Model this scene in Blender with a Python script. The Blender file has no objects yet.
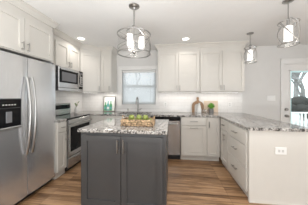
import bpy, bmesh, math, random
from mathutils import Vector, Matrix
random.seed(7)
C = bpy.context.scene.collection
SC = bpy.context.scene
R = math.radians

# ------------------------------------------------------------------ camera
cam = bpy.data.cameras.new('camera'); cam_o = bpy.data.objects.new('camera', cam); C.objects.link(cam_o)
cam.sensor_width = 36; cam.lens = 149.4/308*36; cam.shift_y = -5.9/308; cam.clip_start = .05
cam_o.location = (0, 0, 1.286); cam_o.rotation_euler = (R(90), 0, R(6.91))
SC.camera = cam_o
# ------------------------------------------------------------------ colour management
SC.view_settings.view_transform = 'Standard'; SC.view_settings.look = 'None'
SC.view_settings.exposure = 0.07; SC.view_settings.gamma = 1; SC.view_settings.use_curve_mapping = False
# ------------------------------------------------------------------ sky
W = bpy.data.worlds.new('sky'); SC.world = W; W.use_nodes = True
W.node_tree.nodes['Background'].inputs[0].default_value = (.94, .975, 1, 1)
W.node_tree.nodes['Background'].inputs[1].default_value = 2.5
# ------------------------------------------------------------------ large fill lights, added out of view behind and beside the camera
def area(name, loc, rot, sx, sy, power, col=(1, 1, 1)):
    l = bpy.data.lights.new(name, 'AREA'); l.shape = 'RECTANGLE'; l.size = sx; l.size_y = sy
    l.energy = power; l.color = col
    o = bpy.data.objects.new(name, l); C.objects.link(o); o.location = loc; o.rotation_euler = rot
    return o
area('rear_fill_left', (-.6, -2.9, 1.35), (R(90), 0, 0), 2.4, 1.8, 13, (.92, .965, 1))  # added fill in front of the solid rear wall
area('rear_fill_right', (2.6, -2.9, 1.2), (R(90), 0, 0), 2.0, 2.0, 8, (.92, .965, 1))  # second added fill at the rear wall, no opening there
area('side_fill', (4.1, -.6, 1.4), (R(90), 0, R(90)), 2.6, 1.6, 62, (.92, .965, 1))  # added fill by the solid right wall, brightens the left fronts
area('ceiling_bounce_fill', (-.2, -.9, .6), (R(180), 0, 0), 2.6, 1.6, 168, (.92, .975, 1))  # added fill behind the camera, aimed up to bounce off the ceiling

for nm, x, y, p in (('aisle_fill', .42, 1.4, 8), ('refrigerator_fill', -1.1, .85, 5)):   # small fill lights added above the frame, no fixtures
    area(nm, (x, y, 2.42), (0, 0, 0), .15, .15, p, (1, .97, .93)).data.spread = R(120)

# ------------------------------------------------------------------ materials
def nodes(name):
    m = bpy.data.materials.new(name); m.use_nodes = True
    t = m.node_tree; return m, t, t.nodes['Principled BSDF']
def N(t, kind, **kw):
    n = t.nodes.new(kind)
    for k, v in kw.items():
        if k in n.inputs: n.inputs[k].default_value = v
        else: setattr(n, k, v)
    return n
def ramp(t, stops, interp='LINEAR'):
    n = t.nodes.new('ShaderNodeValToRGB'); cr = n.color_ramp; cr.interpolation = interp
    while len(cr.elements) < len(stops): cr.elements.new(.5)
    for e, (p, c) in zip(cr.elements, stops): e.position = p; e.color = (*c, 1)
    return n
def simple(name, col, rough=.5, metal=0, noise=.04, scale=8, spec=.5, coat=0):
    m, t, b = nodes(name)
    tc = N(t, 'ShaderNodeTexCoord'); nz = N(t, 'ShaderNodeTexNoise', Scale=scale, Detail=3)
    t.links.new(tc.outputs['Object'], nz.inputs['Vector'])
    r = ramp(t, [(.3, tuple(c*(1-noise) for c in col)), (.7, tuple(min(1, c*(1+noise)) for c in col))])
    t.links.new(nz.outputs['Fac'], r.inputs['Fac']); t.links.new(r.outputs['Color'], b.inputs['Base Color'])
    b.inputs['Roughness'].default_value = rough; b.inputs['Metallic'].default_value = metal
    b.inputs['Specular IOR Level'].default_value = spec; b.inputs['Coat Weight'].default_value = coat
    return m
def emitter(name, col, s):
    m, t, b = nodes(name)
    b.inputs['Base Color'].default_value = (*col, 1); b.inputs['Emission Color'].default_value = (*col, 1)
    b.inputs['Emission Strength'].default_value = s
    return m
def glass(name, tint=(1, 1, 1), alpha=.12, rough=.03, edge=.5):
    m, t, b = nodes(name)
    tr = N(t, 'ShaderNodeBsdfTransparent'); tr.inputs[0].default_value = (*tint, 1)
    gl = N(t, 'ShaderNodeBsdfGlossy', Roughness=rough); mx = N(t, 'ShaderNodeMixShader')
    fr = N(t, 'ShaderNodeLayerWeight', Blend=.25)
    mm = N(t, 'ShaderNodeMath', operation='MULTIPLY_ADD'); mm.inputs[1].default_value = edge; mm.inputs[2].default_value = alpha*.4
    t.links.new(fr.outputs['Fresnel'], mm.inputs[0]); t.links.new(mm.outputs[0], mx.inputs[0])
    t.links.new(tr.outputs[0], mx.inputs[1]); t.links.new(gl.outputs[0], mx.inputs[2])
    t.links.new(mx.outputs[0], t.nodes['Material Output'].inputs['Surface'])
    return m
def floor_mat():
    m, t, b = nodes('oak_planks')
    tc = N(t, 'ShaderNodeTexCoord')
    br = N(t, 'ShaderNodeTexBrick', Scale=1.0); br.offset = .37; br.offset_frequency = 1
    br.inputs['Mortar Size'].default_value = .0014; br.inputs['Brick Width'].default_value = 1.15; br.inputs['Row Height'].default_value = .062
    br.inputs['Color1'].default_value = (.0, .0, .0, 1); br.inputs['Color2'].default_value = (1, 1, 1, 1); br.inputs['Mortar'].default_value = (.3, .3, .3, 1)
    t.links.new(tc.outputs['Object'], br.inputs['Vector'])
    mp = N(t, 'ShaderNodeMapping'); mp.inputs['Scale'].default_value = (1.6, 26, 1)
    t.links.new(tc.outputs['Object'], mp.inputs['Vector'])
    nz = N(t, 'ShaderNodeTexNoise', Scale=1.6, Detail=6, Roughness=.62, Distortion=.8); t.links.new(mp.outputs[0], nz.inputs['Vector'])
    mp2 = N(t, 'ShaderNodeMapping'); mp2.inputs['Scale'].default_value = (.8, 5, 1)
    t.links.new(tc.outputs['Object'], mp2.inputs['Vector'])
    n2 = N(t, 'ShaderNodeTexNoise', Scale=1.2, Detail=2); t.links.new(mp2.outputs[0], n2.inputs['Vector'])
    a = N(t, 'ShaderNodeMath', operation='MULTIPLY_ADD'); a.inputs[1].default_value = .36
    t.links.new(br.outputs['Color'], a.inputs[0])
    s = N(t, 'ShaderNodeMath', operation='MULTIPLY_ADD'); s.inputs[1].default_value = 1.0; s.inputs[2].default_value = -.28
    t.links.new(nz.outputs['Fac'], s.inputs[0]); t.links.new(s.outputs[0], a.inputs[2])
    s2 = N(t, 'ShaderNodeMath', operation='MULTIPLY_ADD'); s2.inputs[1].default_value = .35
    t.links.new(n2.outputs['Fac'], s2.inputs[0]); t.links.new(a.outputs[0], s2.inputs[2])
    r = ramp(t, [(.22, (.045, .021, .009)), (.48, (.185, .098, .046)), (.78, (.40, .24, .13))])
    t.links.new(s2.outputs[0], r.inputs['Fac'])
    mx = N(t, 'ShaderNodeMixRGB', blend_type='MIX'); mx.inputs[2].default_value = (.07, .035, .018, 1)
    t.links.new(br.outputs['Fac'], mx.inputs[0]); t.links.new(r.outputs['Color'], mx.inputs[1])
    t.links.new(mx.outputs[0], b.inputs['Base Color'])
    b.inputs['Roughness'].default_value = .32
    return m
def granite_mat():
    m, t, b = nodes('speckled_granite')
    tc = N(t, 'ShaderNodeTexCoord')
    n1 = N(t, 'ShaderNodeTexNoise', Scale=30, Detail=6, Roughness=.68, Distortion=1.2)
    n2 = N(t, 'ShaderNodeTexNoise', Scale=45, Detail=4, Roughness=.7)
    n3 = N(t, 'ShaderNodeTexNoise', Scale=4, Detail=3, Distortion=1.5)
    for n in (n1, n2, n3): t.links.new(tc.outputs['Object'], n.inputs['Vector'])
    r1 = ramp(t, [(.38, (.012, .012, .013)), (.45, (.17, .165, .155)), (.51, (.50, .48, .46)), (.60, (.70, .68, .65))])
    t.links.new(n1.outputs['Fac'], r1.inputs['Fac'])
    r2 = ramp(t, [(.36, (.06, .06, .06)), (.46, (.75, .72, .70)), (.6, (1, 1, 1))]); t.links.new(n2.outputs['Fac'], r2.inputs['Fac'])
    r3 = ramp(t, [(.4, (.80, .78, .76)), (.6, (1, 1, 1))]); t.links.new(n3.outputs['Fac'], r3.inputs['Fac'])
    x = N(t, 'ShaderNodeMixRGB', blend_type='MULTIPLY'); x.inputs[0].default_value = .8
    t.links.new(r1.outputs[0], x.inputs[1]); t.links.new(r2.outputs[0], x.inputs[2])
    y = N(t, 'ShaderNodeMixRGB', blend_type='MULTIPLY'); y.inputs[0].default_value = .9
    t.links.new(x.outputs[0], y.inputs[1]); t.links.new(r3.outputs[0], y.inputs[2])
    t.links.new(y.outputs[0], b.inputs['Base Color']); b.inputs['Roughness'].default_value = .07; b.inputs['Specular IOR Level'].default_value = .65
    return m
def tile_mat():
    m, t, b = nodes('white_subway_tile')
    tc = N(t, 'ShaderNodeTexCoord'); sx = N(t, 'ShaderNodeSeparateXYZ'); cb = N(t, 'ShaderNodeCombineXYZ')
    ad = N(t, 'ShaderNodeMath', operation='ADD')
    t.links.new(tc.outputs['Object'], sx.inputs[0]); t.links.new(sx.outputs[0], ad.inputs[0]); t.links.new(sx.outputs[1], ad.inputs[1])
    t.links.new(ad.outputs[0], cb.inputs[0]); t.links.new(sx.outputs[2], cb.inputs[1])
    br = N(t, 'ShaderNodeTexBrick', Scale=1.0); br.inputs['Mortar Size'].default_value = .0018
    br.inputs['Brick Width'].default_value = .152; br.inputs['Row Height'].default_value = .076
    br.inputs['Color1'].default_value = (.80, .78, .76, 1); br.inputs['Color2'].default_value = (.83, .81, .79, 1); br.inputs['Mortar'].default_value = (.66, .64, .62, 1)
    t.links.new(cb.outputs[0], br.inputs['Vector']); t.links.new(br.outputs['Color'], b.inputs['Base Color'])
    b.inputs['Roughness'].default_value = .18
    return m
def steel_mat(name='brushed_steel', col=(.78, .79, .81), rough=.27, axis=(60, 60, 1)):
    m, t, b = nodes(name)
    tc = N(t, 'ShaderNodeTexCoord'); mp = N(t, 'ShaderNodeMapping'); mp.inputs['Scale'].default_value = axis
    nz = N(t, 'ShaderNodeTexNoise', Scale=3, Detail=4)
    t.links.new(tc.outputs['Object'], mp.inputs['Vector']); t.links.new(mp.outputs[0], nz.inputs['Vector'])
    r = ramp(t, [(.3, tuple(c*.92 for c in col)), (.7, tuple(c*1.06 for c in col))]); t.links.new(nz.outputs['Fac'], r.inputs['Fac'])
    t.links.new(r.outputs[0], b.inputs['Base Color'])
    b.inputs['Metallic'].default_value = .86; b.inputs['Roughness'].default_value = rough
    return m
def wood_mat(name, a, c, sc=(3, 30, 3), rough=.5):
    m, t, b = nodes(name)
    tc = N(t, 'ShaderNodeTexCoord'); mp = N(t, 'ShaderNodeMapping'); mp.inputs['Scale'].default_value = sc
    nz = N(t, 'ShaderNodeTexNoise', Scale=4, Detail=5, Distortion=.6)
    t.links.new(tc.outputs['Object'], mp.inputs['Vector']); t.links.new(mp.outputs[0], nz.inputs['Vector'])
    r = ramp(t, [(.3, a), (.7, c)]); t.links.new(nz.outputs['Fac'], r.inputs['Fac']); t.links.new(r.outputs[0], b.inputs['Base Color'])
    b.inputs['Roughness'].default_value = rough
    return m
def blind_mat():
    m, t, b = nodes('translucent_blind')
    b.inputs['Base Color'].default_value = (.86, .87, .88, 1); b.inputs['Roughness'].default_value = .6
    tl = N(t, 'ShaderNodeBsdfTranslucent'); tl.inputs[0].default_value = (.88, .91, .92, 1)
    mx = N(t, 'ShaderNodeMixShader'); mx.inputs[0].default_value = .6
    t.links.new(b.outputs[0], mx.inputs[1]); t.links.new(tl.outputs[0], mx.inputs[2])
    t.links.new(mx.outputs[0], t.nodes['Material Output'].inputs['Surface'])
    return m
M = dict(
    cab=simple('cream_cabinet_paint', (.64, .61, .565), .38, noise=.012),
    wall=simple('wall_paint', (.70, .685, .665), .8, noise=.01),
    ceil=simple('ceiling_paint', (.84, .83, .815), .9, noise=.008),
    trim=simple('white_trim_paint', (.80, .785, .765), .4, noise=.01),
    dark=simple('charcoal_island_paint', (.058, .057, .058), .42, noise=.03),
    floor=floor_mat(), granite=granite_mat(), tile=tile_mat(),
    steel=steel_mat(), steel_d=steel_mat('dark_steel', (.38, .38, .385), .18), steel_h=steel_mat('steel_horizontal', (.60, .60, .60), .24, (1, 1, 60)),
    nickel=simple('brushed_nickel', (.36, .345, .325), .3, 1, noise=.03),
    chrome=simple('polished_nickel', (.42, .41, .40), .28, 1, noise=.03),
    black=simple('black_plastic', (.018, .018, .02), .35), bglass=simple('black_glass', (.008, .008, .009), .08, spec=.2),
    ovenglass=simple('dark_oven_glass', (.012, .012, .013), .22, spec=.15), gray=simple('gray_plastic', (.16, .16, .17), .4), shadow=simple('dark_gasket', (.03, .03, .03), .7),
    plate=simple('white_plate_plastic', (.84, .83, .81), .35, noise=.01), slot=simple('slot_gray', (.58, .57, .555), .5),
    glass=glass('clear_glass'), drumglass=glass('seeded_drum_glass', (1, 1, 1), .05, .12, .18), doorglass=glass('door_glass', (.93, .98, .98), .10),
    shade=emitter('lit_frosted_glass', (1, .97, .93), .55), bulb=emitter('lit_lens', (1, .96, .9), 3.0), led=emitter('lit_strip', (1, .96, .9), 2.0),
    blind=blind_mat(),
    board=wood_mat('walnut_board', (.22, .12, .06), (.36, .22, .12), (30, 3, 3)), pale=wood_mat('pale_maple', (.62, .48, .36), (.74, .60, .47), (3, 3, 30)),
    ceramic=simple('white_ceramic', (.80, .79, .77), .25, noise=.01), concrete=simple('gray_concrete', (.27, .26, .25), .8, noise=.15, scale=30),
    leaf=simple('bright_green_leaves', (.13, .36, .03), .5, noise=.35, scale=40), leaf2=simple('sage_leaves', (.24, .30, .15), .6, noise=.3, scale=40),
    petal=simple('cream_petals', (.75, .70, .58), .6), apple=simple('green_apple_skin', (.23, .27, .06), .3, noise=.18, scale=12),
    stem=simple('brown_stem', (.12, .07, .03), .7), wicker=simple('tan_wicker', (.40, .27, .16), .7, noise=.85, scale=38),
    frame=simple('dark_bronze_frame', (.13, .11, .09), .4), paper=simple('white_print_paper', (.80, .80, .77), .7, noise=.01),
    bottle_g=simple('printed_green', (.09, .34, .16), .7, noise=.25, scale=60), bottle_b=simple('printed_teal', (.14, .40, .40), .7, noise=.25, scale=60),
    deck=wood_mat('weathered_deck', (.40, .38, .36), (.55, .53, .51), (3, 20, 3), .8), ext=simple('white_exterior_paint', (.85, .86, .86), .5),
    sky_tint=simple('painted_sky_tint', (.55, .70, .70), .6), bark=simple('gray_bark', (.26, .25, .245), .9, noise=.3),
    shrub=simple('winter_shrub', (.028, .028, .026), .9, noise=.4), snow=simple('pale_ground', (.6, .6, .58), .9), roofw=simple('soffit_white', (.8, .8, .8), .8),
)

# ------------------------------------------------------------------ mesh helpers
class MB:
    def __init__(s): s.bm = bmesh.new()
    def box(s, x0, x1, y0, y1, z0, z1, bev=0, seg=1):
        b = bmesh.new(); bmesh.ops.create_cube(b, size=1)
        for v in b.verts: v.co = Vector(((x0+x1)/2+v.co.x*(x1-x0), (y0+y1)/2+v.co.y*(y1-y0), (z0+z1)/2+v.co.z*(z1-z0)))
        if bev: bmesh.ops.bevel(b, geom=list(b.edges), offset=bev, segments=seg, affect='EDGES', profile=.5)
        return s.merge(b)
    def merge(s, b, mat=None):
        if mat is not None: bmesh.ops.transform(b, matrix=mat, verts=b.verts)
        me = bpy.data.meshes.new('tmp'); b.to_mesh(me); b.free(); s.bm.from_mesh(me); bpy.data.meshes.remove(me); return s
    def cyl(s, p, q, r, r2=None, n=14):
        p, q = Vector(p), Vector(q); d = q-p
        b = bmesh.new(); bmesh.ops.create_cone(b, cap_ends=True, segments=n, radius1=r, radius2=r if r2 is None else r2, depth=d.length)
        return s.merge(b, Matrix.Translation((p+q)/2) @ d.to_track_quat('Z', 'Y').to_matrix().to_4x4())
    def sph(s, c, r, sub=2, sc=(1, 1, 1)):
        b = bmesh.new(); bmesh.ops.create_icosphere(b, subdivisions=sub, radius=r)
        return s.merge(b, Matrix.Translation(c) @ Matrix.Diagonal((*sc, 1)))
    def tube(s, pts, r, n=8, closed=False):
        pts = [Vector(p) for p in pts]; L = len(pts); rings = []
        up = None
        for i, p in enumerate(pts):
            a = pts[i-1] if (closed or i) else p; c = pts[(i+1) % L] if (closed or i < L-1) else p
            d = (c-a).normalized()
            if up is None: up = d.orthogonal().normalized()
            up = (up-d*up.dot(d)).normalized(); w = d.cross(up)
            rr = r[i] if isinstance(r, (list, tuple)) else r
            rings.append([s.bm.verts.new(p+(up*math.cos(2*math.pi*k/n)+w*math.sin(2*math.pi*k/n))*rr) for k in range(n)])
        for i in range(L if closed else L-1):
            A, B = rings[i], rings[(i+1) % L]
            for k in range(n): s.bm.faces.new((A[k], A[(k+1) % n], B[(k+1) % n], B[k]))
        if not closed: s.bm.faces.new(rings[0][::-1]); s.bm.faces.new(rings[-1])
        return s
    def ring(s, c, R_, r, n=40, m=8):
        return s.tube([(c[0]+R_*math.cos(2*math.pi*i/n), c[1]+R_*math.sin(2*math.pi*i/n), c[2]) for i in range(n)], r, m, True)
    def lathe(s, c, prof, n=28, caps=True):
        rings = []
        for r, z in prof:
            rings.append([s.bm.verts.new((c[0]+r*math.cos(2*math.pi*k/n), c[1]+r*math.sin(2*math.pi*k/n), c[2]+z)) for k in range(n)])
        for A, B in zip(rings, rings[1:]):
            for k in range(n): s.bm.faces.new((A[k], A[(k+1) % n], B[(k+1) % n], B[k]))
        if caps and prof[0][0] > 1e-4: s.bm.faces.new(rings[0][::-1])
        if caps and prof[-1][0] > 1e-4: s.bm.faces.new(rings[-1])
        return s
    def prism(s, poly, z0, z1):
        a = [s.bm.verts.new((x, y, z0)) for x, y in poly]; b = [s.bm.verts.new((x, y, z1)) for x, y in poly]
        n = len(poly)
        for i in range(n): s.bm.faces.new((a[i], a[(i+1) % n], b[(i+1) % n], b[i]))
        s.bm.faces.new(a[::-1]); s.bm.faces.new(b); return s
    def plate_xz(s, poly, y0, y1):     # outline in x,z with thickness along y
        a = [s.bm.verts.new((x, y0, z)) for x, z in poly]; b = [s.bm.verts.new((x, y1, z)) for x, z in poly]
        n = len(poly)
        for i in range(n): s.bm.faces.new((a[i], a[(i+1) % n], b[(i+1) % n], b[i]))
        s.bm.faces.new(a[::-1]); s.bm.faces.new(b); return s
    def done(s, name, mat, parent=None, loc=None, smooth=False):
        bmesh.ops.remove_doubles(s.bm, verts=s.bm.verts, dist=1e-6)
        bmesh.ops.recalc_face_normals(s.bm, faces=s.bm.faces)
        if smooth:
            for f in s.bm.faces: f.smooth = True
            for e in s.bm.edges:
                if len(e.link_faces) == 2 and e.calc_face_angle() > .7: e.smooth = False
        me = bpy.data.meshes.new(name); s.bm.to_mesh(me); s.bm.free(); me.materials.append(M[mat] if isinstance(mat, str) else mat)
        o = bpy.data.objects.new(name, me); C.objects.link(o)
        if parent: o.parent = parent
        if loc:
            for v in me.vertices: v.co -= Vector(loc)
            o.location = loc
        return o
def thing(name, label, cat, loc=(0, 0, 0), rz=0, group=None):
    o = bpy.data.objects.new(name, None); C.objects.link(o); o.empty_display_size = .1
    o.location = loc; o.rotation_euler = (0, 0, rz); return tag(o, label, cat, group)
def tag(o, label, cat, group=None):
    o['label'] = label; o['category'] = cat
    if group: o['group'] = group
    return o
def struct(o): o['kind'] = 'structure'; return o
def copy_tree(o, parent=None):
    c = o.copy(); C.objects.link(c)
    if parent: c.parent = parent
    for ch in list(o.children): copy_tree(ch, c)
    return c

# ------------------------------------------------------------------ dimensions
XL, YB, XR, YR, ZC = -2.33, 3.67, 4.2, -3.0, 2.435
CZ0, CZ1 = .878, .914            # worktop
YF = 3.06                        # back base cabinet faces
XP = .93                         # peninsula faces
XN = -1.78                       # left base cabinet faces
YU = 3.34; XU = -2.0             # wall cabinet faces
UZ0, UZ1, UZF = 1.392, 2.27, 2.36

# ------------------------------------------------------------------ room shell
struct(MB().box(XL-.1, XR+.1, YR-.1, YB+.12, -.12, 0).done('floor', 'floor'))
struct(MB().box(XL-.1, XR+.1, YR-.1, YB+.12, ZC, ZC+.12).done('ceiling', 'ceil'))
struct(MB().box(XL-.1, XL, YR-.1, YB+.12, 0, ZC).done('wall_left', 'wall'))
struct(MB().box(XR, XR+.1, YR-.1, YB+.12, 0, ZC).done('wall_right', 'wall'))
struct(MB().box(XL, XR, YR-.1, YR, 0, ZC).done('wall_rear', 'wall'))
WX0, WX1, WZ0, WZ1 = -1.265, -.40, 1.085, 1.95     # window opening
DX0, DX1, DZ1 = 2.475, 3.44, 2.03                   # door opening
w = MB()
w.box(XL, WX0, YB, YB+.12, 0, ZC); w.box(WX0, WX1, YB, YB+.12, 0, WZ0); w.box(WX0, WX1, YB, YB+.12, WZ1, ZC)
w.box(WX1, DX0, YB, YB+.12, 0, ZC); w.box(DX0, DX1, YB, YB+.12, DZ1, ZC); w.box(DX1, XR, YB, YB+.12, 0, ZC)
struct(w.done('wall_back', 'wall'))
# tile backsplash
b = MB()
t0, t1 = YB-.010, YB-.0005
b.box(XL+.011, WX0-.092, t0, t1, CZ1, UZ0+.02); b.box(WX0-.092, WX1+.077, t0, t1, CZ1, WZ0-.10); b.box(WX1+.077, 1.60, t0, t1, CZ1, UZ0+.02)
struct(b.done('trim_1_tile_backsplash_back', 'tile'))
b = MB(); b.box(XL+.0005, XL+.010, 2.0, YB-.011, CZ1, UZ0+.02); struct(b.done('trim_2_tile_backsplash_left', 'tile'))
# window
wn = thing('window_1', '', 'window'); del wn['label']; del wn['category']; struct(wn)
f = MB(); c0 = YB-.022
f.box(WX0-.09, WX0, c0, YB-.0005, WZ0-.03, WZ1+.10); f.box(WX1, WX1+.075, c0, YB-.0005, WZ0-.03, WZ1+.10)
f.box(WX0, WX1, c0, YB-.0005, WZ1, WZ1+.10); f.box(WX0-.11, WX1+.079, YB-.035, YB+.02, WZ0-.03, WZ0); f.box(WX0-.09, WX1+.075, c0+.004, YB-.0005, WZ0-.09, WZ0-.03)
f.done('casing', 'trim', wn)
s = MB()
ya, yb = YB+.06, YB+.10
s.box(WX0+.002, WX0+.045, ya, yb, WZ0+.002, WZ1-.002); s.box(WX1-.045, WX1-.002, ya, yb, WZ0+.002, WZ1-.002); s.box(WX0+.045, WX1-.045, ya, yb, WZ1-.05, WZ1-.002)
s.box(WX0+.045, WX1-.045, ya, yb, WZ0+.002, WZ0+.06); s.box(WX0+.045, WX1-.045, ya-.004, yb, 1.525, 1.575)
s.done('sash', 'trim', wn)
MB().box(WX0+.04, WX1-.04, YB+.078, YB+.082, WZ0+.05, WZ1-.04).done('pane', 'glass', wn)
# blind
bl = thing('window_blind', 'white slatted blind lowered over the window above the sink', 'blind', ((WX0+WX1)/2, YB+.03, WZ0))
hw = (WX1-WX0)/2-.008
MB().box(-hw, hw, -.02, .022, WZ1-WZ0-.045, WZ1-WZ0-.003, .003).done('headrail', 'trim', bl)
sl = MB(); z = .02
while z < WZ1-WZ0-.05:
    q = bmesh.new(); bmesh.ops.create_cube(q, size=1)
    sl.merge(q, Matrix.Translation((0, 0, z)) @ Matrix.Rotation(R(50), 4, 'X') @ Matrix.Diagonal((hw*2, .027, .0016, 1))); z += .0215
sl.done('slats', 'blind', bl)
MB().box(-hw, hw, -.012, .012, .003, .014, .002).done('bottom_rail', 'trim', bl)
for x in (-hw*.7, hw*.7): MB().cyl((x, -.016, .01), (x, -.016, WZ1-WZ0-.04), .0015, n=6).done('cord', 'trim', bl)
# glazed door
dr = thing('door_1', '', 'door'); del dr['label']; del dr['category']; struct(dr)
f = MB()
f.box(DX0-.06, DX0, YB-.02, YB-.0005, 0, DZ1+.09); f.box(DX1, DX1+.085, YB-.02, YB-.0005, 0, DZ1+.09); f.box(DX0, DX1, YB-.02, YB-.0005, DZ1, DZ1+.09)
f.box(DX0-.068, DX0-.053, YB-.03, YB-.0005, 0, DZ1+.1); f.box(DX0-.068, DX1+.095, YB-.03, YB-.0005, DZ1+.085, DZ1+.1)
f.box(DX0, DX0+.02, YB, YB+.12, 0, DZ1); f.box(DX1-.02, DX1, YB, YB+.12, 0, DZ1); f.box(DX0, DX1, YB, YB+.12, DZ1-.02, DZ1)
f.done('casing', 'trim', dr)
l = MB(); a0, a1 = DX0+.024, DX1-.024; g0, g1 = a0+.12, a1-.12
l.box(a0, g0, YB+.01, YB+.055, .005, DZ1-.024); l.box(g1, a1, YB+.01, YB+.055, .005, DZ1-.024); l.box(g0, g1, YB+.01, YB+.055, 1.86, DZ1-.024); l.box(g0, g1, YB+.01, YB+.055, .005, .26)
l.box(g0-.02, g0, YB+.0, YB+.01, .24, 1.88); l.box(g1, g1+.02, YB+.0, YB+.01, .24, 1.88); l.box(g0-.02, g1+.02, YB+.0, YB+.01, 1.86, 1.88); l.box(g0-.02, g1+.02, YB+.0, YB+.01, .24, .26)
l.done('leaf', 'trim', dr)
MB().box(g0-.003, g1+.003, YB+.03, YB+.036, .257, 1.863).done('pane', 'doorglass', dr)
k = MB(); kx = DX0+.062
k.cyl((kx, YB+.0, 1.0), (kx, YB-.022, 1.0), .03); k.cyl((kx, YB+.01, 1.0), (kx, YB+.0, 1.0), .034); k.done('deadbolt', 'nickel', dr)
k = MB(); k.cyl((kx, YB+.01, .855), (kx, YB-.004, .855), .034); k.cyl((kx, YB-.004, .855), (kx, YB-.035, .855), .012); k.sph((kx, YB-.05, .855), .028, 2, (1, .75, 1)); k.done('knob', 'nickel', dr, smooth=True)
struct(MB().box(1.64, DX0-.069, YB-.014, YB-.0005, 0, .13).done('baseboard_back', 'trim'))
# crown moulding along the cabinet fronts
def sweep(path, prof):
    m = MB(); n = len(path); P = [Vector(p) for p in path]; rings = []
    for i in range(n):
        d1 = (P[i]-P[i-1]).normalized() if i else None; d2 = (P[i+1]-P[i]).normalized() if i < n-1 else None
        d1 = d1 or d2; d2 = d2 or d1
        n1 = Vector((d1.y, -d1.x)); n2 = Vector((d2.y, -d2.x)); k = (n1+n2); k = k/(1+n1.dot(n2))
        rings.append([m.bm.verts.new((P[i].x+k.x*o, P[i].y+k.y*o, z)) for o, z in prof])
    for A, B in zip(rings, rings[1:]):
        for q in range(len(prof)): m.bm.faces.new((A[q], A[(q+1) % len(prof)], B[(q+1) % len(prof)], B[q]))
    m.bm.faces.new(rings[0]); m.bm.faces.new(rings[-1][::-1]); return m
PROF = [(.001, UZF-.012), (.014, UZF-.012), (.018, UZF+.004), (.026, UZF+.012), (.046, UZF+.040), (.062, UZF+.052), (.070, UZF+.056), (.070, ZC-.0008), (.001, ZC-.0008)]
struct(sweep([(-1.84, 1.19), (-1.84, 2.112), (XU, 2.112), (XU, 3.05), (-1.67, YU), (-1.404, YU), (-1.404, YB-.001)], PROF).done('trim_3_crown_left', 'cab'))
struct(sweep([(-.319, YB-.001), (-.319, YU), (1.511, YU), (1.511, YB-.001)], PROF).done('trim_4_crown_back', 'cab'))

# ------------------------------------------------------------------ cabinet builders (local: x along the front, front at y=0 looking to -y)
def shaker(x0, x1, z0, z1, rail=.058, th=.02):
    m = MB(); y0, y1 = -th, -.0008
    if z1-z0 < .2: rail = min(rail, .045)
    m.box(x0, x0+rail, y0, y1, z0, z1); m.box(x1-rail, x1, y0, y1, z0, z1)
    m.box(x0+rail, x1-rail, y0, y1, z1-rail, z1); m.box(x0+rail, x1-rail, y0, y1, z0, z0+rail)
    m.box(x0+rail, x1-rail, y0+.014, y1, z0+rail, z1-rail); return m
def slab_front(x0, x1, z0, z1, th=.02): return MB().box(x0, x1, -th, -.0008, z0, z1, .003)
def pull(parent, x, z, L=.12, vertical=True, y=-.02, mat='nickel', r=.0068):
    m = MB(); h = L/2; d = -.03
    a, b2 = ((x, y+d, z-h), (x, y+d, z+h)) if vertical else ((x-h, y+d, z), (x+h, y+d, z))
    m.cyl(a, b2, r, n=10)
    for s_ in (-.72, .72):
        p = (x, y+d, z+h*s_) if vertical else (x+h*s_, y+d, z)
        m.cyl(p, (p[0], y+.001, p[2]), r*.85, n=8)
    return m.done('handle', mat, parent, smooth=True)
def wall_cab(label, loc, rz, w, z0, z1, depth, doors, group='cream wall cabinets', zf=UZF, hz=None, poly=None, filler=0, rail=.058):
    """doors: list of (x0,x1,handle_x or None)"""
    t = thing('wall_cabinet', label, 'cabinet', (loc[0], loc[1], z0), rz, group)
    H = zf-z0; m = MB()
    if poly: m.prism(poly, 0, H)
    else: m.box(-filler, w, 0, depth, 0, H)
    m.done('carcass', 'cab', t)
    for x0, x1, hx in doors:
        d = shaker(x0, x1, .012, z1-z0-.004, rail).done('door', 'cab', t)
        if hx is not None: pull(d, hx, hz if hz else .085, .105)
    return t
FY = R(90)
# over the refrigerator: x local = Y-1.19
wall_cab('cream two door wall cabinet above the stainless refrigerator', (-1.84, 1.19), FY, .92, 1.82, UZ1, .48,
         [(.012, .459, .425), (.465, .908, .497)], hz=.085)
# over the microwave
wall_cab('short cream wall cabinet directly above the microwave', (XU, 2.33), FY, .715, 1.822, UZ1, .328,
         [(.008, .350, .322), (.356, .70, .384)], hz=.08, filler=.21)
# diagonal corner
P0, P1 = Vector((XU, 3.05)), Vector((-1.67, YU)); ang = math.atan2(P1.y-P0.y, P1.x-P0.x); dl = (P1-P0).length
def loc_of(p):
    d = Vector(p)-P0; return (d.x*math.cos(ang)+d.y*math.sin(ang), -d.x*math.sin(ang)+d.y*math.cos(ang))
poly = [loc_of(p) for p in ((XU, 3.05), (-1.67, YU), (-1.67, YB-.002), (XL+.002, YB-.002), (XL+.002, 3.05))]
wall_cab('cream diagonal corner wall cabinet between the microwave and window', (P0.x, P0.y), ang, dl, UZ0, UZ1, .3,
         [(.014, dl-.014, dl-.045)], poly=poly)
wall_cab('narrow single door cream wall cabinet left of the window', (-1.669, YU), 0, .265, UZ0, UZ1, .328, [(.02, .253, .225)])
wall_cab('cream two door wall cabinet immediately right of the window', (-.319, YU), 0, .914, UZ0, UZ1, .328,
         [(.012, .454, .425), (.460, .902, .489)])
wall_cab('cream two door wall cabinet above the plant, nearest the glass door', (.597, YU), 0, .914, UZ0, UZ1, .328,
         [(.012, .454, .425), (.460, .902, .489)])
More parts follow.
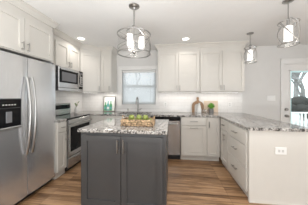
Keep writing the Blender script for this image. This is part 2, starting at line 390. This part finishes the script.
# under cabinet lights
def ucl(label, loc, L, rz=0, power=.85):
    t = thing('under_cabinet_light', label, 'light', loc, rz, 'under cabinet lights')
    MB().box(-L/2, L/2, -.02, .02, -.016, -.001, .003).done('housing', 'plate', t)
    MB().box(-L/2+.01, L/2-.01, -.014, .014, -.0185, -.0162).done('lens', 'led', t)
    l = bpy.data.lights.new('strip_light', 'AREA'); l.shape = 'RECTANGLE'; l.size = L-.02; l.size_y = .03; l.energy = power; l.color = (1, .95, .88)
    o = bpy.data.objects.new('strip_light', l); C.objects.link(o); o.parent = t; o.location = (0, 0, -.022)
ucl('thin light strip under the wall cabinet right of the window', (.14, 3.50, UZ0), .8)
ucl('thin light strip under the wall cabinet above the plant', (1.05, 3.50, UZ0), .8)
ucl('short light strip under the narrow cabinet left of the window', (-1.54, 3.50, UZ0), .22, 0, .9)
ucl('short light strip under the diagonal corner wall cabinet', (-1.95, 3.38, UZ0), .34, ang, 1.0)

# base cabinets
def base_cab(name, label, loc, rz, w, depth, fronts, toe=.02, mat='cab', group='cream base cabinets', top=CZ0-.001, hl=.12, ctop=None):
    """fronts: (kind, x0,x1,z0,z1, handle) handle=(x,z,vertical)"""
    t = thing(name, label, 'cabinet', (loc[0], loc[1], 0), rz, group)
    m = MB(); m.box(0, w, 0, depth, .095, ctop or top)
    if ctop: m.box(0, w, 0, .018, ctop, top)
    m.done('carcass', mat, t)
    MB().box(0, w, toe, depth, .0, .095).done('toe_kick', mat, t)
    for kind, x0, x1, z0, z1, h in fronts:
        o = (shaker(x0, x1, z0, z1) if kind == 'door' else slab_front(x0, x1, z0, z1)).done(kind, mat, t)
        if h: pull(o, h[0], h[1], h[3] if len(h) > 3 else hl, h[2])
    return t
base_cab('base_cabinet', 'narrow cream base cabinet between refrigerator and range', (XN, 2.12), FY, .203, .545,
         [('drawer', .006, .197, .715, .868, (.10, .79, False, .07)), ('door', .006, .197, .105, .708, (.165, .62, True))])
base_cab('base_cabinet', 'wide cream sink base cabinet under the window', (-1.775, YF), 0, 1.325, .60,
         [('drawer', .36, .838, .715, .868, None), ('drawer', .844, 1.32, .715, .868, None), ('door', .36, .838, .105, .708, (.80, .62, True)), ('door', .844, 1.32, .105, .708, (.882, .62, True))], ctop=.70)
base_cab('base_cabinet', 'cream base cabinet with drawer over pull-out door beside the dishwasher', (.176, YF), 0, .492, .60,
         [('drawer', .012, .478, .715, .866, (.25, .795, False, .15)), ('door', .012, .478, .115, .703, (.25, .665, False, .16))], toe=.05)
base_cab('base_cabinet', 'cream corner base cabinet with one door where counter meets peninsula', (.670, YF), 0, .258, .60,
         [('door', .018, .25, .115, .866, (.052, .74, True))], toe=.05)
FP = R(-90)
base_cab('base_cabinet', 'cream peninsula cabinet with one drawer over a door', (XP, 3.035), FP, .442, .62,
         [('drawer', .085, .436, .70, .866, (.26, .785, False, .11)), ('door', .085, .436, .11, .69, (.31, .575, True, .11))], toe=.03)
dbk = base_cab('base_cabinet', 'cream three drawer base cabinet at the open end of the peninsula', (XP, 2.591), FP, .618, .62,
         [('drawer', .012, .608, .675, .866, (.30, .775, False, .14)), ('drawer', .012, .608, .395, .667, (.30, .545, False, .14)), ('drawer', .012, .608, .105, .387, (.30, .265, False, .14))], toe=.03)
# end panel of the peninsula
ep = thing('end_panel', 'plain cream panel closing the open end of the peninsula', 'panel', (1.275, 1.96, 0))
m = MB(); m.box(-.345, .325, -.013, .012, 0, CZ0-.001); m.done('board', 'cab', ep)
MB().box(-.345, -.305, -.019, -.0135, .02, CZ0-.001).done('corner_strip', 'cab', ep)
MB().box(-.345, .325, -.021, -.0135, 0, .018).done('base_strip', 'cab', ep)
bp = tag(MB().box(1.5535, 1.60, 1.973, 3.66, 0, CZ0-.001).done('back_panel', 'cab', loc=(1.575, 2.8, 0)), 'cream back panel along the far side of the peninsula', 'panel')
# worktops
SX0, SX1, SY0, SY1 = -1.17, -.47, 3.13, 3.50
ct = MB(); x0 = XL+.011; y1 = YB-.011
ct.box(x0, SX0, 3.037, y1, CZ0, CZ1); ct.box(SX0, SX1, 3.037, SY0, CZ0, CZ1); ct.box(SX0, SX1, SY1, y1, CZ0, CZ1); ct.box(SX1, 1.625, 3.037, y1, CZ0, CZ1)
ct.box(.907, 1.625, 1.922, 3.037, CZ0, CZ1)
tag(ct.done('countertop', 'granite', loc=(0, 3.35, CZ0)), 'long speckled granite worktop running along the back and out over the peninsula', 'worktop')
tag(MB().box(XL+.011, -1.755, 2.122, 2.323, CZ0, CZ1, .003).done('countertop', 'granite', loc=(-2.04, 2.22, CZ0)), 'small granite worktop between the refrigerator and range', 'worktop')
sk = thing('sink', 'undermount stainless sink below the window', 'sink', ((SX0+SX1)/2, (SY0+SY1)/2, CZ0-.2))
m = MB(); a, d_ = (SX1-SX0)/2-.001, (SY1-SY0)/2-.001
m.box(-a, a, -d_, d_, 0.05, .056); m.box(-a, -a+.006, -d_, d_, .056, .199); m.box(a-.006, a, -d_, d_, .056, .199); m.box(-a, a, -d_, -d_+.006, .056, .199); m.box(-a, a, d_-.006, d_, .056, .199)
m.done('basin', 'steel_d', sk); MB().cyl((0, 0, .056), (0, 0, .059), .04).done('drain', 'chrome', sk)
fc = thing('faucet', 'chrome gooseneck faucet in front of the window', 'faucet', (-.825, 3.57, CZ1))
MB().lathe((0, 0, 0), [(.028, 0), (.028, .008), (.02, .014), (.018, .07), (.014, .075)]).done('base', 'nickel', fc, smooth=True)
pts = [(0, 0, .07), (0, 0, .27)] + [(0, -.085+.085*math.cos(R(a)), .27+.085*math.sin(R(a))) for a in range(15, 181, 15)] + [(0, -.17, .245)]
MB().tube(pts, .0125, 10).done('spout', 'nickel', fc, smooth=True)
MB().cyl((0, -.17, .247), (0, -.17, .19), .016).done('spray_head', 'nickel', fc)
MB().tube([(.018, 0, .045), (.05, 0, .055), (.085, 0, .085)], .007, 8).done('lever', 'nickel', fc, smooth=True)
sd = thing('soap_dispenser', 'short chrome soap dispenser left of the faucet', 'soap dispenser', (-1.075, 3.57, CZ1))
MB().lathe((0, 0, 0), [(.018, 0), (.018, .012), (.010, .016), (.010, .06), (.014, .062), (.014, .075), (0.0, .078)], 16).done('body', 'nickel', sd, smooth=True)
MB().tube([(0, 0, .07), (0, -.04, .075), (0, -.07, .065)], .006, 8).done('nozzle', 'nickel', sd, smooth=True)

# ------------------------------------------------------------------ dishwasher
dw = thing('dishwasher', 'stainless dishwasher with black top edge between island and cream cabinet', 'dishwasher', (-.445, YF, 0))
MB().box(.001, .612, 0, .58, .1, CZ0-.002).done('tub', 'black', dw)
dd = MB().prism([(.006+.6*i/16, -.024-.026*(1-(i/8-1)**2)) for i in range(17)]+[(.606, -.001), (.006, -.001)], .115, .80).done('door', 'steel_d', dw, smooth=True)
MB().box(.006, .606, -.035, -.001, .803, CZ0-.006, .005).done('control_strip', 'bglass', dw)
m = MB(); m.tube([(.05, -.034, .745), (.055, -.085, .745), (.30, -.1, .745), (.55, -.085, .745), (.556, -.034, .745)], .011, 10); m.done('handle', 'nickel', dd, smooth=True)
MB().box(.006, .606, .045, .075, .0, .098).done('kick_plate', 'black', dw)

# ------------------------------------------------------------------ refrigerator (local x = Y-1.2, front at X=-1.78)
fr = thing('refrigerator', 'stainless side-by-side refrigerator with ice dispenser at far left', 'refrigerator', (-1.78, 1.2, 0), FY)
MB().box(0, .908, .075, .53, .03, 1.775).done('body', 'gray', fr)
def fdoor(x0, x1):
    m = MB(); n = 12; poly = []
    for i in range(n+1):
        u = i/n; poly.append((x0+(x1-x0)*u, -.0 + .009*abs(2*u-1)**6))
    poly += [(x1, .068), (x0, .068)]
    return m.prism(poly, .06, 1.77).done('door', 'steel', fr, smooth=True)
d1 = fdoor(.002, .457); d2 = fdoor(.463, .906)
for d_, x in ((d1, .425), (d2, .495)):
    pts = []
    for i in range(15):
        u = i/14; pts.append((x, -.018-.05*math.sin(math.pi*u)**.7, .58+.95*u))
    MB().tube(pts, .0145, 10).done('handle', 'chrome', d_, smooth=True)
dsp = MB().box(.085, .375, -.004, .01, .92, 1.265, .004).done('dispenser', 'black', d1)
MB().box(.095, .365, -.007, -.0035, 1.165, 1.255, .002).done('control_panel', 'bglass', dsp)
m = MB(); m.box(.10, .36, -.0062, -.0042, .955, 1.155); m.done('recess', 'bglass', dsp)
MB().box(.20, .26, -.016, -.0065, 1.0, 1.12, .003).done('paddle', 'gray', dsp)
MB().box(.095, .365, -.022, -.003, .925, .95, .004).done('drip_tray', 'steel_h', dsp)
for k in range(5): MB().box(.17+.03*k, .182+.03*k, -.0082, -.007, 1.19, 1.20).done('button', 'plate', dsp)
MB().box(.845, .872, -.0015, .022, 1.70, 1.725).done('badge', 'slot', d2)
MB().box(.01, .898, .05, .075, .005, .055).done('grille', 'black', fr)
for x in (.02, .81): MB().box(x, x+.08, .02, .14, 1.7755, 1.80, .004).done('hinge_cover', 'gray', fr)
for x in (.06, .85):
    for y in (.1, .48): MB().cyl((x, y, 0), (x, y, .03), .02).done('foot', 'black', fr)

# ------------------------------------------------------------------ microwave (local x = Y-2.33)
mw = thing('microwave', 'stainless over-the-range microwave below the short wall cabinet', 'microwave', (-1.95, 2.33, 1.392), FY)
MB().box(.002, .70, .0, .368, .0, .428).done('body', 'steel_d', mw)
md = MB().box(.003, .565, -.03, -.001, .055, .425, .006).done('door', 'steel_h', mw)
MB().box(.022, .525, -.0335, -.0295, .145, .375, .003).done('window', 'bglass', md)
m = MB(); m.box(.075, .47, -.0345, -.0337, .175, .335); m.done('screen', 'gray', md)
m = MB(); pts = [(.545, -.028, .085)] + [(.545, -.03-.045*math.sin(math.pi*i/10)**.6, .085+.31*i/10) for i in range(1, 10)] + [(.545, -.028, .395)]
m.tube(pts, .011, 10); m.done('handle', 'nickel', md, smooth=True)
cp = MB().box(.568, .699, -.03, -.001, .055, .425, .005).done('control_panel', 'bglass', mw)
MB().box(.585, .683, -.0312, -.0298, .35, .395).done('display', 'gray', cp)
for i in range(3):
    for j in range(5): MB().box(.588+.034*i, .612+.034*i, -.0312, -.0298, .10+.045*j, .128+.045*j).done('key', 'slot', cp)
MB().box(.003, .699, -.028, -.001, .002, .052, .004).done('vent_strip', 'steel_h', mw)
MB().cyl((.05, -.0285, .385), (.05, -.032, .385), .011).done('badge', 'black', md)

# ------------------------------------------------------------------ range (local x = Y-2.33)
rg = thing('range', 'stainless electric range with black glass top under the microwave', 'range', (-1.775, 2.33, 0), FY)
MB().box(.002, .698, .0, .54, .02, .895).done('body', 'black', rg)
MB().box(.002, .698, -.02, .54, .896, .914, .004).done('cooktop', 'bglass', rg)
for cx, cy, r_ in ((.19, .13, .09), (.19, .38, .075), (.51, .13, .075), (.51, .38, .1)): MB().ring((cx, cy, .9142), r_, .0012, 32, 4).done('burner_ring', 'gray', rg)
od = MB().box(.008, .692, -.035, -.001, .245, .885, .008).done('oven_door', 'steel_h', rg)
MB().box(.06, .64, -.0385, -.0345, .33, .755, .003).done('window', 'ovenglass', od)
m = MB(); m.cyl((.05, -.075, .805), (.65, -.075, .805), .013)
for x in (.08, .62): m.cyl((x, -.075, .805), (x, -.034, .805), .010)
m.done('handle', 'nickel', od, smooth=True)
ow = MB().box(.008, .692, -.035, -.001, .065, .235, .008).done('storage_drawer', 'steel_h', rg)
MB().box(.15, .55, -.05, -.034, .195, .215, .005).done('drawer_pull', 'steel_d', ow)
bg = MB().box(.002, .698, .425, .54, .9145, 1.145, .012).done('backguard', 'steel_h', rg)
MB().box(.04, .66, .4215, .426, 1.035, 1.12, .003).done('display_panel', 'bglass', bg)
for x in (.07, .12, .58, .63): MB().cyl((x, .422, 1.078), (x, .40, 1.078), .018).done('knob', 'black', bg, smooth=True)
for x in (.05, .65):
    for y in (.05, .48): MB().cyl((x, y, 0), (x, y, .022), .018).done('foot', 'black', rg)
# planted vase in the corner
vs = thing('vase_of_foliage', 'small white vase of pale leaves on the counter beside the range', 'vase', (-2.19, 3.205, CZ1))
MB().lathe((0, 0, 0), [(.028, 0), (.04, .02), (.044, .06), (.036, .10), (.026, .125), (.03, .14), (.024, .138), (.022, .12)], 20).done('vase', 'ceramic', vs, smooth=True)
st = MB(); lf = MB(); fl = MB()
for i in range(11):
    a = i*2.4; rr = .02+.055*random.random(); h = .19+.07*random.random()
    tip = (rr*math.cos(a), rr*math.sin(a), h); st.tube([(0, 0, .12), (tip[0]*.5, tip[1]*.5, h*.8), tip], .0018, 5)
    if i % 3 == 0: fl.sph(tip, .016, 1, (1, 1, .8))
    else:
        for q in range(3): lf.sph((tip[0]*(.6+.2*q), tip[1]*(.6+.2*q), h-.03+.015*q), .016, 1, (1, .7, .5))
st.done('stems', 'stem', vs); lf.done('leaves', 'leaf2', vs); fl.done('blossoms', 'petal', vs)

# ------------------------------------------------------------------ island
IX0, IX1, IY0, IY1 = -1.057, -.078, 1.63, 2.42
isl = thing('island_cabinet', 'charcoal island cabinet with two doors in the middle of the kitchen', 'island', (IX0, IY0, 0))
W_ = IX1-IX0
MB().box(0, W_, 0, IY1-IY0, .0, CZ0-.001).done('carcass', 'dark', isl)
hw2 = W_/2
for x0_, x1_, hx in ((.022, hw2-.004, hw2-.034), (hw2+.004, W_-.022, hw2+.034)):
    d = shaker(x0_, x1_, .045, .842, .062).done('door', 'dark', isl); pull(d, hx, .735, .145, True, r=.0065)
MB().box(W_, W_+.012, .0, IY1-IY0, 0.0, CZ0-.001).done('side_panel', 'dark', isl)
tag(MB().box(-1.083, -.052, 1.60, 2.45, CZ0, CZ1, .004, 2).done('island_countertop', 'granite', loc=(-.57, 2.0, CZ0)), 'thick speckled granite slab on top of the charcoal island', 'worktop')
# basket of apples
BX, BY = -.435, 1.92
bk = thing('basket', 'tan rectangular woven basket of green apples on the island', 'basket', (BX, BY, CZ1))
hx, hy, r_ = .200, .105, .0125
m = MB(); k = 0
for row in range(3):
    z = .013+row*.0225; off = (row % 2)*.5
    n1, n2 = 19, 10
    for i in range(n1):
        x = -hx+(i+off)*2*hx/n1
        for y in (-hy, hy): m.sph((x, y, z), r_, 1, (1.1, .8, 1))
    for i in range(n2):
        y = -hy+(i+off)*2*hy/n2
        for x in (-hx, hx): m.sph((x, y, z), r_, 1, (.8, 1.1, 1))
m.done('woven_wall', 'wicker', bk, smooth=True)
MB().box(-hx+.005, hx-.005, -hy+.005, hy-.005, .001, .008).done('bottom', 'wicker', bk)
MB().tube([(-hx, -hy, .077), (hx, -hy, .077), (hx, hy, .077), (-hx, hy, .077)], .008, 8, True).done('rim', 'wicker', bk, smooth=True)
for sx in (-1, 1):
    MB().tube([(sx*hx, -.045, .077), (sx*(hx+.006), -.045, .105), (sx*(hx+.008), -.02, .12), (sx*(hx+.008), .02, .12), (sx*(hx+.006), .045, .105), (sx*hx, .045, .077)], .0055, 8).done('handle', 'wicker', bk, smooth=True)
prof = [(0, .012), (.012, .006), (.024, .003), (.034, .014), (.038, .032), (.036, .048), (.027, .062), (.014, .066), (.005, .060), (0, .056)]
A0 = None
apples = [(-.135, -.045, .012, 'green apple at the front left of the woven basket'), (-.05, -.05, .012, 'green apple at the front, second from left in the basket'),
          (.045, -.048, .012, 'green apple at the front, third from left in the basket'), (.135, -.045, .012, 'green apple at the front right of the woven basket'),
          (-.13, .045, .012, 'green apple at the back left of the woven basket'), (-.04, .045, .012, 'green apple low at the back, left of the basket centre'),
          (.05, .045, .012, 'green apple low at the back, right of the basket centre'), (.14, .045, .012, 'green apple at the back right of the woven basket'),
          (-.09, -.002, .068, 'leftmost green apple in the upper layer of the basket'), (.0, -.004, .068, 'middle green apple on top of the heap in the basket'), (.088, .0, .066, 'rightmost green apple in the upper layer of the basket')]
for i, (x, y, z, lab) in enumerate(apples):
    if A0 is None:
        A0 = tag(MB().lathe((0, 0, 0), prof, 18).done('apple', 'apple', smooth=True), lab, 'apple', 'green apples in the basket')
        MB().tube([(0, 0, .055), (.002, 0, .066), (.006, 0, .076)], .0018, 5).done('stem', 'stem', A0); a = A0
    else: a = copy_tree(A0)
    a.location = (BX+x, BY+y, CZ1+z); a.rotation_euler = (random.uniform(-.3, .3)*(i > 7), random.uniform(-.3, .3)*(i > 7), random.uniform(0, 6)); a['label'] = lab

# ------------------------------------------------------------------ counter things on the right
cb = thing('cutting_board', 'brown arched wooden cutting board with handle leaning on the tile', 'cutting board', (.60, 3.605, CZ1))
out = [(-.135, 0), (-.135, .16)] + [(.135*math.cos(R(a))*1.0, .16+.11*math.sin(R(a))) for a in range(165, 105, -15)] + [(-.028, .275), (-.022, .31), (-.03, .335), (-.018, .36), (.018, .36), (.03, .335), (.022, .31), (.028, .275)] + [(.135*math.cos(R(a)), .16+.11*math.sin(R(a))) for a in range(75, 5, -15)] + [(.135, .16), (.135, 0), (.075, 0), (.072, .14)] + [(.07*math.cos(R(a)), .15+.055*math.sin(R(a))) for a in range(20, 170, 20)] + [(-.072, .14), (-.075, 0)]
o = MB().plate_xz(out, -.009, .009).done('board', 'board', cb); o.rotation_euler = (R(-4), 0, 0)
pb = thing('cutting_board', 'pale rectangular wooden board leaning behind the potted plant', 'cutting board', (.90, 3.632, CZ1))
o = MB().box(-.155, .165, -.007, .007, 0, .275, .004, 2).done('board', 'pale', pb); o.rotation_euler = (R(-5), 0, 0)
wb = thing('bottle', 'white ceramic bottle in front of the brown arched board', 'bottle', (.62, 3.53, CZ1))
MB().lathe((0, 0, 0), [(.04, 0), (.048, .006), (.05, .05), (.046, .10), (.026, .15), (.018, .17), (.018, .215), (.022, .22), (.022, .228), (0.0, .229)], 24).done('body', 'ceramic', wb, smooth=True)
G0 = None
for x, y, lab in ((.705, 3.49, 'clear glass tumbler standing right of the white bottle'), (.775, 3.50, 'clear glass tumbler standing next to the plant pot')):
    if G0 is None: G0 = MB().lathe((0, 0, 0), [(.0, .001), (.026, .001), (.030, .085), (.028, .085), (.0245, .008), (0, .008)], 20).done('tumbler', 'glass', smooth=True); g = G0
    else: g = copy_tree(G0)
    g.location = (x, y, CZ1); tag(g, lab, 'glass', 'tumblers on the back counter')
pp = thing('potted_plant', 'small bright green plant in a gray pot on the back counter', 'potted plant', (.88, 3.53, CZ1))
MB().lathe((0, 0, 0), [(.048, 0), (.054, .01), (.058, .095), (.06, .1), (.052, .1), (.05, .085), (0, .085)], 24).done('pot', 'concrete', pp, smooth=True)
lf = MB()
for i in range(260):
    a = random.uniform(0, 6.283); e = math.acos(random.uniform(-.35, 1)); rr = .068*random.uniform(.75, 1.05)
    d = Vector((math.sin(e)*math.cos(a), math.sin(e)*math.sin(a), math.cos(e)))
    p = Vector((0, 0, .15))+d*rr; tn = d.orthogonal().normalized(); bt = d.cross(tn); L = .02
    ax = (d+tn*random.uniform(-1, 1)+bt*random.uniform(-1, 1)).normalized(); sd_ = ax.cross(d).normalized() if ax.cross(d).length > .1 else tn
    vs_ = [lf.bm.verts.new(p+q) for q in (-ax*L*.5, sd_*.006, ax*L, -sd_*.006)]; lf.bm.faces.new(vs_)
lf.sph((0, 0, .145), .052, 2)
lf.done('foliage', 'leaf', pp)
# framed print
pr = thing('framed_print', 'framed print of green bottles leaning on the tile left of the sink', 'picture', (-1.575, 3.60, CZ1))
pr.rotation_euler = (R(-5), 0, 0)
m = MB(); fw, fh, ft_ = .155, .375, .014
m.box(-fw, -fw+ft_, -.01, .01, 0, fh); m.box(fw-ft_, fw, -.01, .01, 0, fh); m.box(-fw+ft_, fw-ft_, -.01, .01, 0, ft_); m.box(-fw+ft_, fw-ft_, -.01, .01, fh-ft_, fh)
m.done('frame', 'frame', pr)
MB().box(-fw+ft_, fw-ft_, -.003, .008, ft_, fh-ft_).done('paper', 'paper', pr)
def bot(cx, h, w_):
    L = [(w_, 0), (w_, h*.55), (w_*.85, h*.64), (w_*.4, h*.75), (w_*.36, h*.97), (w_*.42, h)]
    return [(cx-x, ft_+.005+z) for x, z in L]+[(cx+x, ft_+.005+z) for x, z in reversed(L)]
for cx, h, mt in ((-.100, .21, 'bottle_g'), (-.032, .25, 'bottle_b'), (.04, .245, 'bottle_g')):
    MB().plate_xz(bot(cx, h, .034), -.0042, -.0031).done('printed_bottle', mt, pr)
    MB().box(cx-.028, cx+.028, -.0048, -.0043, ft_+.04, ft_+.10).done('printed_label', 'bottle_b' if mt == 'bottle_g' else 'paper', pr)

# ------------------------------------------------------------------ outlets and switches
def plate(name, label, loc, w_, h_, kind):
    t = thing(name, label, 'outlet' if 'outlet' in name else 'switch', loc, 0)
    MB().box(-w_/2, w_/2, -.006, 0, -h_/2, h_/2, .002).done('cover', 'plate', t)
    m = MB()
    if kind == 'outlet_h':
        for x in (-.02, .02): 
            m.box(x-.012, x+.012, -.0075, -.0062, -.015, .015); m.box(x-.006, x-.004, -.0078, -.0074, -.006, .006)
        m.done('sockets', 'slot', t)
    elif kind == 'outlet_v':
        for z in (-.02, .02): m.box(-.014, .014, -.0075, -.0062, z-.012, z+.012)
        m.done('sockets', 'slot', t)
    else:
        n = kind
        for i in range(n):
            x = (i-(n-1)/2)*.046; MB().box(x-.016, x+.016, -.010, -.0062, -.033, .033, .002).done('rocker', 'plate', t)
    return t
plate('outlet', 'white horizontal outlet on the peninsula end panel', (1.282, 1.946, .64), .125, .085, 'outlet_h')
plate('light_switch', 'white switch plate on the bare wall left of the glass door', (2.225, YB-.0005, 1.25), .165, .117, 3)
plate('outlet', 'white outlet on the backsplash above the peninsula corner', (1.33, YB-.0105, 1.10), .075, .117, 'outlet_v')
plate('outlet', 'white outlet on the backsplash just right of the window', (-.16, YB-.0105, 1.10), .075, .117, 'outlet_v')

# ------------------------------------------------------------------ ceiling lights
def recessed(label, x, y, power=1.6, spread=140):
    t = thing('recessed_light', label, 'ceiling light', (x, y, ZC), 0, 'recessed ceiling lights')
    MB().lathe((0, 0, 0), [(.066, -.0008), (.095, -.0008), (.092, -.007), (.068, -.010), (.066, -.006), (.066, -.0008)], 32, False).done('trim_ring', 'trim', t, smooth=True)
    MB().lathe((0, 0, 0), [(0, -.004), (.066, -.004), (.066, -.0015), (0, -.0015)], 32).done('lens', 'bulb', t)
    l = bpy.data.lights.new('downlight', 'AREA'); l.shape = 'DISK'; l.size = .12; l.energy = power; l.color = (1, .96, .90); l.spread = R(spread)
    o = bpy.data.objects.new('downlight', l); C.objects.link(o); o.parent = t; o.location = (0, 0, -.012)
recessed('round recessed ceiling light above the range', -1.78, 2.755, 2.4)
recessed('round recessed ceiling light in front of the right wall cabinets', .268, 3.138-.12)
def arc_pts(Rr, a0, a1, z0, z1, n=18): return [(Rr*math.cos(a0+(a1-a0)*i/n), Rr*math.sin(a0+(a1-a0)*i/n), z0+(z1-z0)*i/n) for i in range(n+1)]
ch = thing('chandelier', 'large round drum chandelier of nickel wire hanging over the island', 'chandelier', (-.478, 1.85, ZC))
MB().lathe((0, 0, 0), [(.068, -.0008), (.068, -.012), (.055, -.022), (.02, -.028), (.012, -.045), (0, -.045)], 28).done('canopy', 'chrome', ch, smooth=True)
MB().cyl((0, 0, -.04), (0, 0, -.262), .0085, n=10).done('rod', 'chrome', ch)
m = MB(); m.sph((0, 0, -.262), .018, 2); m.ring((0, 0, -.325), .09, .006, 32)
for k in range(3):
    a = k*2.094+.5; ca, sa = math.cos(a), math.sin(a)
    m.tube([(0, 0, -.262), (.05*ca, .05*sa, -.268), (.085*ca, .085*sa, -.295), (.09*ca, .09*sa, -.325), (.13*ca, .13*sa, -.345), (.205*ca, .205*sa, -.368)], .005, 7)
m.done('top_arms', 'chrome', ch, smooth=True)
for z in (-.368, -.605): MB().ring((0, 0, z), .206, .0065, 48).done('ring', 'chrome', ch, smooth=True)
m = MB()
for k in range(4):
    a = k*math.pi/2+.4; m.tube(arc_pts(.206, a, a+1.75, -.368, -.605), .0034, 6); m.tube(arc_pts(.206, a+.5, a-1.25, -.605, -.368), .0034, 6)
m.done('crossed_wires', 'chrome', ch, smooth=True)
MB().lathe((0, 0, 0), [(.200, -.37), (.200, -.603)], 48, False).done('glass_drum', 'drumglass', ch, smooth=True)
m = MB(); m.cyl((0, 0, -.27), (0, 0, -.58), .007, n=8); m.lathe((0, 0, 0), [(0, -.615), (.012, -.605), (.02, -.59), (.012, -.575), (0.0, -.565)], 14)
for k in range(3):
    a = k*2.094+.2; m.tube([(0, 0, -.56), (.05*math.cos(a), .05*math.sin(a), -.575), (.095*math.cos(a), .095*math.sin(a), -.565), (.095*math.cos(a), .095*math.sin(a), -.54)], .006, 7)
m.done('candle_arms', 'chrome', ch, smooth=True)
for k in range(3):
    a = k*2.094+.2; x, y = .095*math.cos(a), .095*math.sin(a)
    MB().lathe((x, y, 0), [(.018, -.545), (.032, -.54), (.035, -.52), (.035, -.395), (.032, -.395), (.032, -.52), (.018, -.535)], 20).done('glass_shade', 'shade', ch, smooth=True)
def light_in(parent, z, p, size=.05):
    l = bpy.data.lights.new('lamp_light', 'POINT'); l.energy = p; l.shadow_soft_size = size; l.color = (1, .94, .86)
    o = bpy.data.objects.new('lamp_light', l); C.objects.link(o); o.parent = parent; o.location = (0, 0, z)
light_in(ch, -.52, 1.0)
def pendant(label, x, y):
    t = thing('pendant_light', label, 'pendant light', (x, y, ZC), 0, 'wire pendants over the peninsula')
    MB().lathe((0, 0, 0), [(.055, -.0008), (.055, -.012), (.045, -.02), (.012, -.026), (0, -.026)], 24).done('canopy', 'chrome', t, smooth=True)
    MB().cyl((0, 0, -.02), (0, 0, -.225), .006, n=10).done('rod', 'chrome', t)
    m = MB(); m.sph((0, 0, -.225), .013, 2)
    for k in range(3):
        a = k*2.094+.3; ca, sa = math.cos(a), math.sin(a); m.tube([(0, 0, -.22), (.04*ca, .04*sa, -.225), (.085*ca, .085*sa, -.245), (.1*ca, .1*sa, -.265)], .004, 6)
    m.done('top_arms', 'chrome', t, smooth=True)
    for z in (-.265, -.53): MB().ring((0, 0, z), .1, .0045, 36).done('ring', 'chrome', t, smooth=True)
    m = MB()
    for k in range(4):
        a = k*math.pi/2; m.tube(arc_pts(.1, a, a+2.0, -.265, -.53), .0036, 6); m.tube(arc_pts(.1, a+.4, a-1.4, -.53, -.265), .0036, 6)
    m.done('crossed_wires', 'chrome', t, smooth=True)
    MB().lathe((0, 0, 0), [(.096, -.268), (.096, -.528)], 36, False).done('glass_drum', 'drumglass', t, smooth=True)
    MB().cyl((0, 0, -.225), (0, 0, -.31), .016, n=14).done('socket', 'chrome', t)
    MB().lathe((0, 0, 0), [(.018, -.30), (.038, -.31), (.043, -.33), (.043, -.475), (.040, -.475), (.040, -.33), (.018, -.31)], 24).done('glass_shade', 'shade', t, smooth=True)
    light_in(t, -.5, .8, .04)
    return t
pendant('nickel wire pendant light nearer the camera, at the top right', 1.379, 1.967)
pendant('farther nickel wire pendant light beside the right wall cabinet', 1.405, 2.90)

# ------------------------------------------------------------------ outside the door
struct(MB().box(-8, 16, YB+.13, 30, -.5, -.3).done('ground', 'snow'))
struct(MB().box(1.5, 7.5, YB+.13, 5.9, -.28, -.12).done('deck_floor', 'deck'))
rl = thing('deck_railing', 'white deck railing with upright balusters outside the glass door', 'railing', (2.2, 5.6, -.12))
MB().box(0, 4.6, -.06, .06, .84, .88, .005).done('top_rail', 'ext', rl); MB().box(0, 4.6, -.02, .02, .08, .14).done('bottom_rail', 'ext', rl)
for i in range(40): MB().box(.05+.115*i, .09+.115*i, -.018, .018, .14, .84).done('baluster', 'ext', rl)
for x in (-.05, 4.65): MB().box(x-.05, x+.05, -.05, .05, 0, .98).done('post', 'ext', rl)
pf = thing('door_tint_frame', 'pale aqua post and beam standing in for the sky-tinted frame of the door glass', 'glazing stand-in', (2.98, 4.35, -.12))
MB().box(.0, .10, -.06, .06, 0, 2.05).done('post', 'sky_tint', pf); MB().box(0, 2.4, -.06, .06, 2.05, 2.25).done('beam', 'sky_tint', pf)  # stand-in for the door's glazing frame, bluish sky shade put into the colour
def tree(label, x, y, h, seed):
    rnd = random.Random(seed); t = thing('bare_tree', label, 'tree', (x, y, -.3), 0, 'bare trees beyond the deck')
    br = MB()
    def grow(p, d, L, r, depth):
        q = p+d*L; mid = p+d*L*.5+Vector((rnd.uniform(-.06, .06)*L, rnd.uniform(-.06, .06)*L, 0))
        br.tube([p, mid, q], [r, r*.85, r*.68], 6)
        if depth == 0: return
        for k in range(3):
            nd = (d+Vector((rnd.uniform(-.8, .8), rnd.uniform(-.8, .8), rnd.uniform(-.15, .55)))).normalized(); grow(q if k < 2 else mid, nd, L*rnd.uniform(.6, .8), r*.6, depth-1)
    MB().tube([(0, 0, 0), (.03, .02, h*.2), (0, 0, h*.38)], [h*.030, h*.024, h*.02], 8).done('trunk', 'bark', t)
    for k in range(3): grow(Vector((0, 0, h*(.26+.055*k))), Vector((rnd.uniform(-.7, .7), rnd.uniform(-.5, .5), .8)).normalized(), h*.2, h*.014, 4)
    br.done('branches', 'bark', t)
tree('bare gray tree nearest the deck, seen through the glass door', 8.6, 11.0, 5.5, 3)
tree('bare gray tree farther off, seen through the glass door', 11.5, 15.5, 8, 5)
tree('bare gray tree behind the slats of the window blind', -2.3, 8.5, 5.0, 8)
def shrub(label, x, y, r, seed):
    rnd = random.Random(seed); m = MB()
    for i in range(26):
        a, e = rnd.uniform(0, 6.28), rnd.uniform(0, 1.3)
        m.sph((r*.7*math.cos(a)*math.cos(e)*1.3, r*.6*math.sin(a)*math.cos(e), r*.55+r*.7*math.sin(e)), r*rnd.uniform(.2, .36), 2)
    o = m.done('shrub', 'shrub', smooth=True); o.location = (x, y, -.3); tag(o, label, 'shrub', 'dark shrubs beyond the railing')
shrub('dark leafless shrub behind the deck railing, left of the pair', 7.2, 9.3, 1.05, 1)
shrub('dark leafless shrub behind the deck railing, right of the pair', 11.0, 11.8, 1.1, 2)
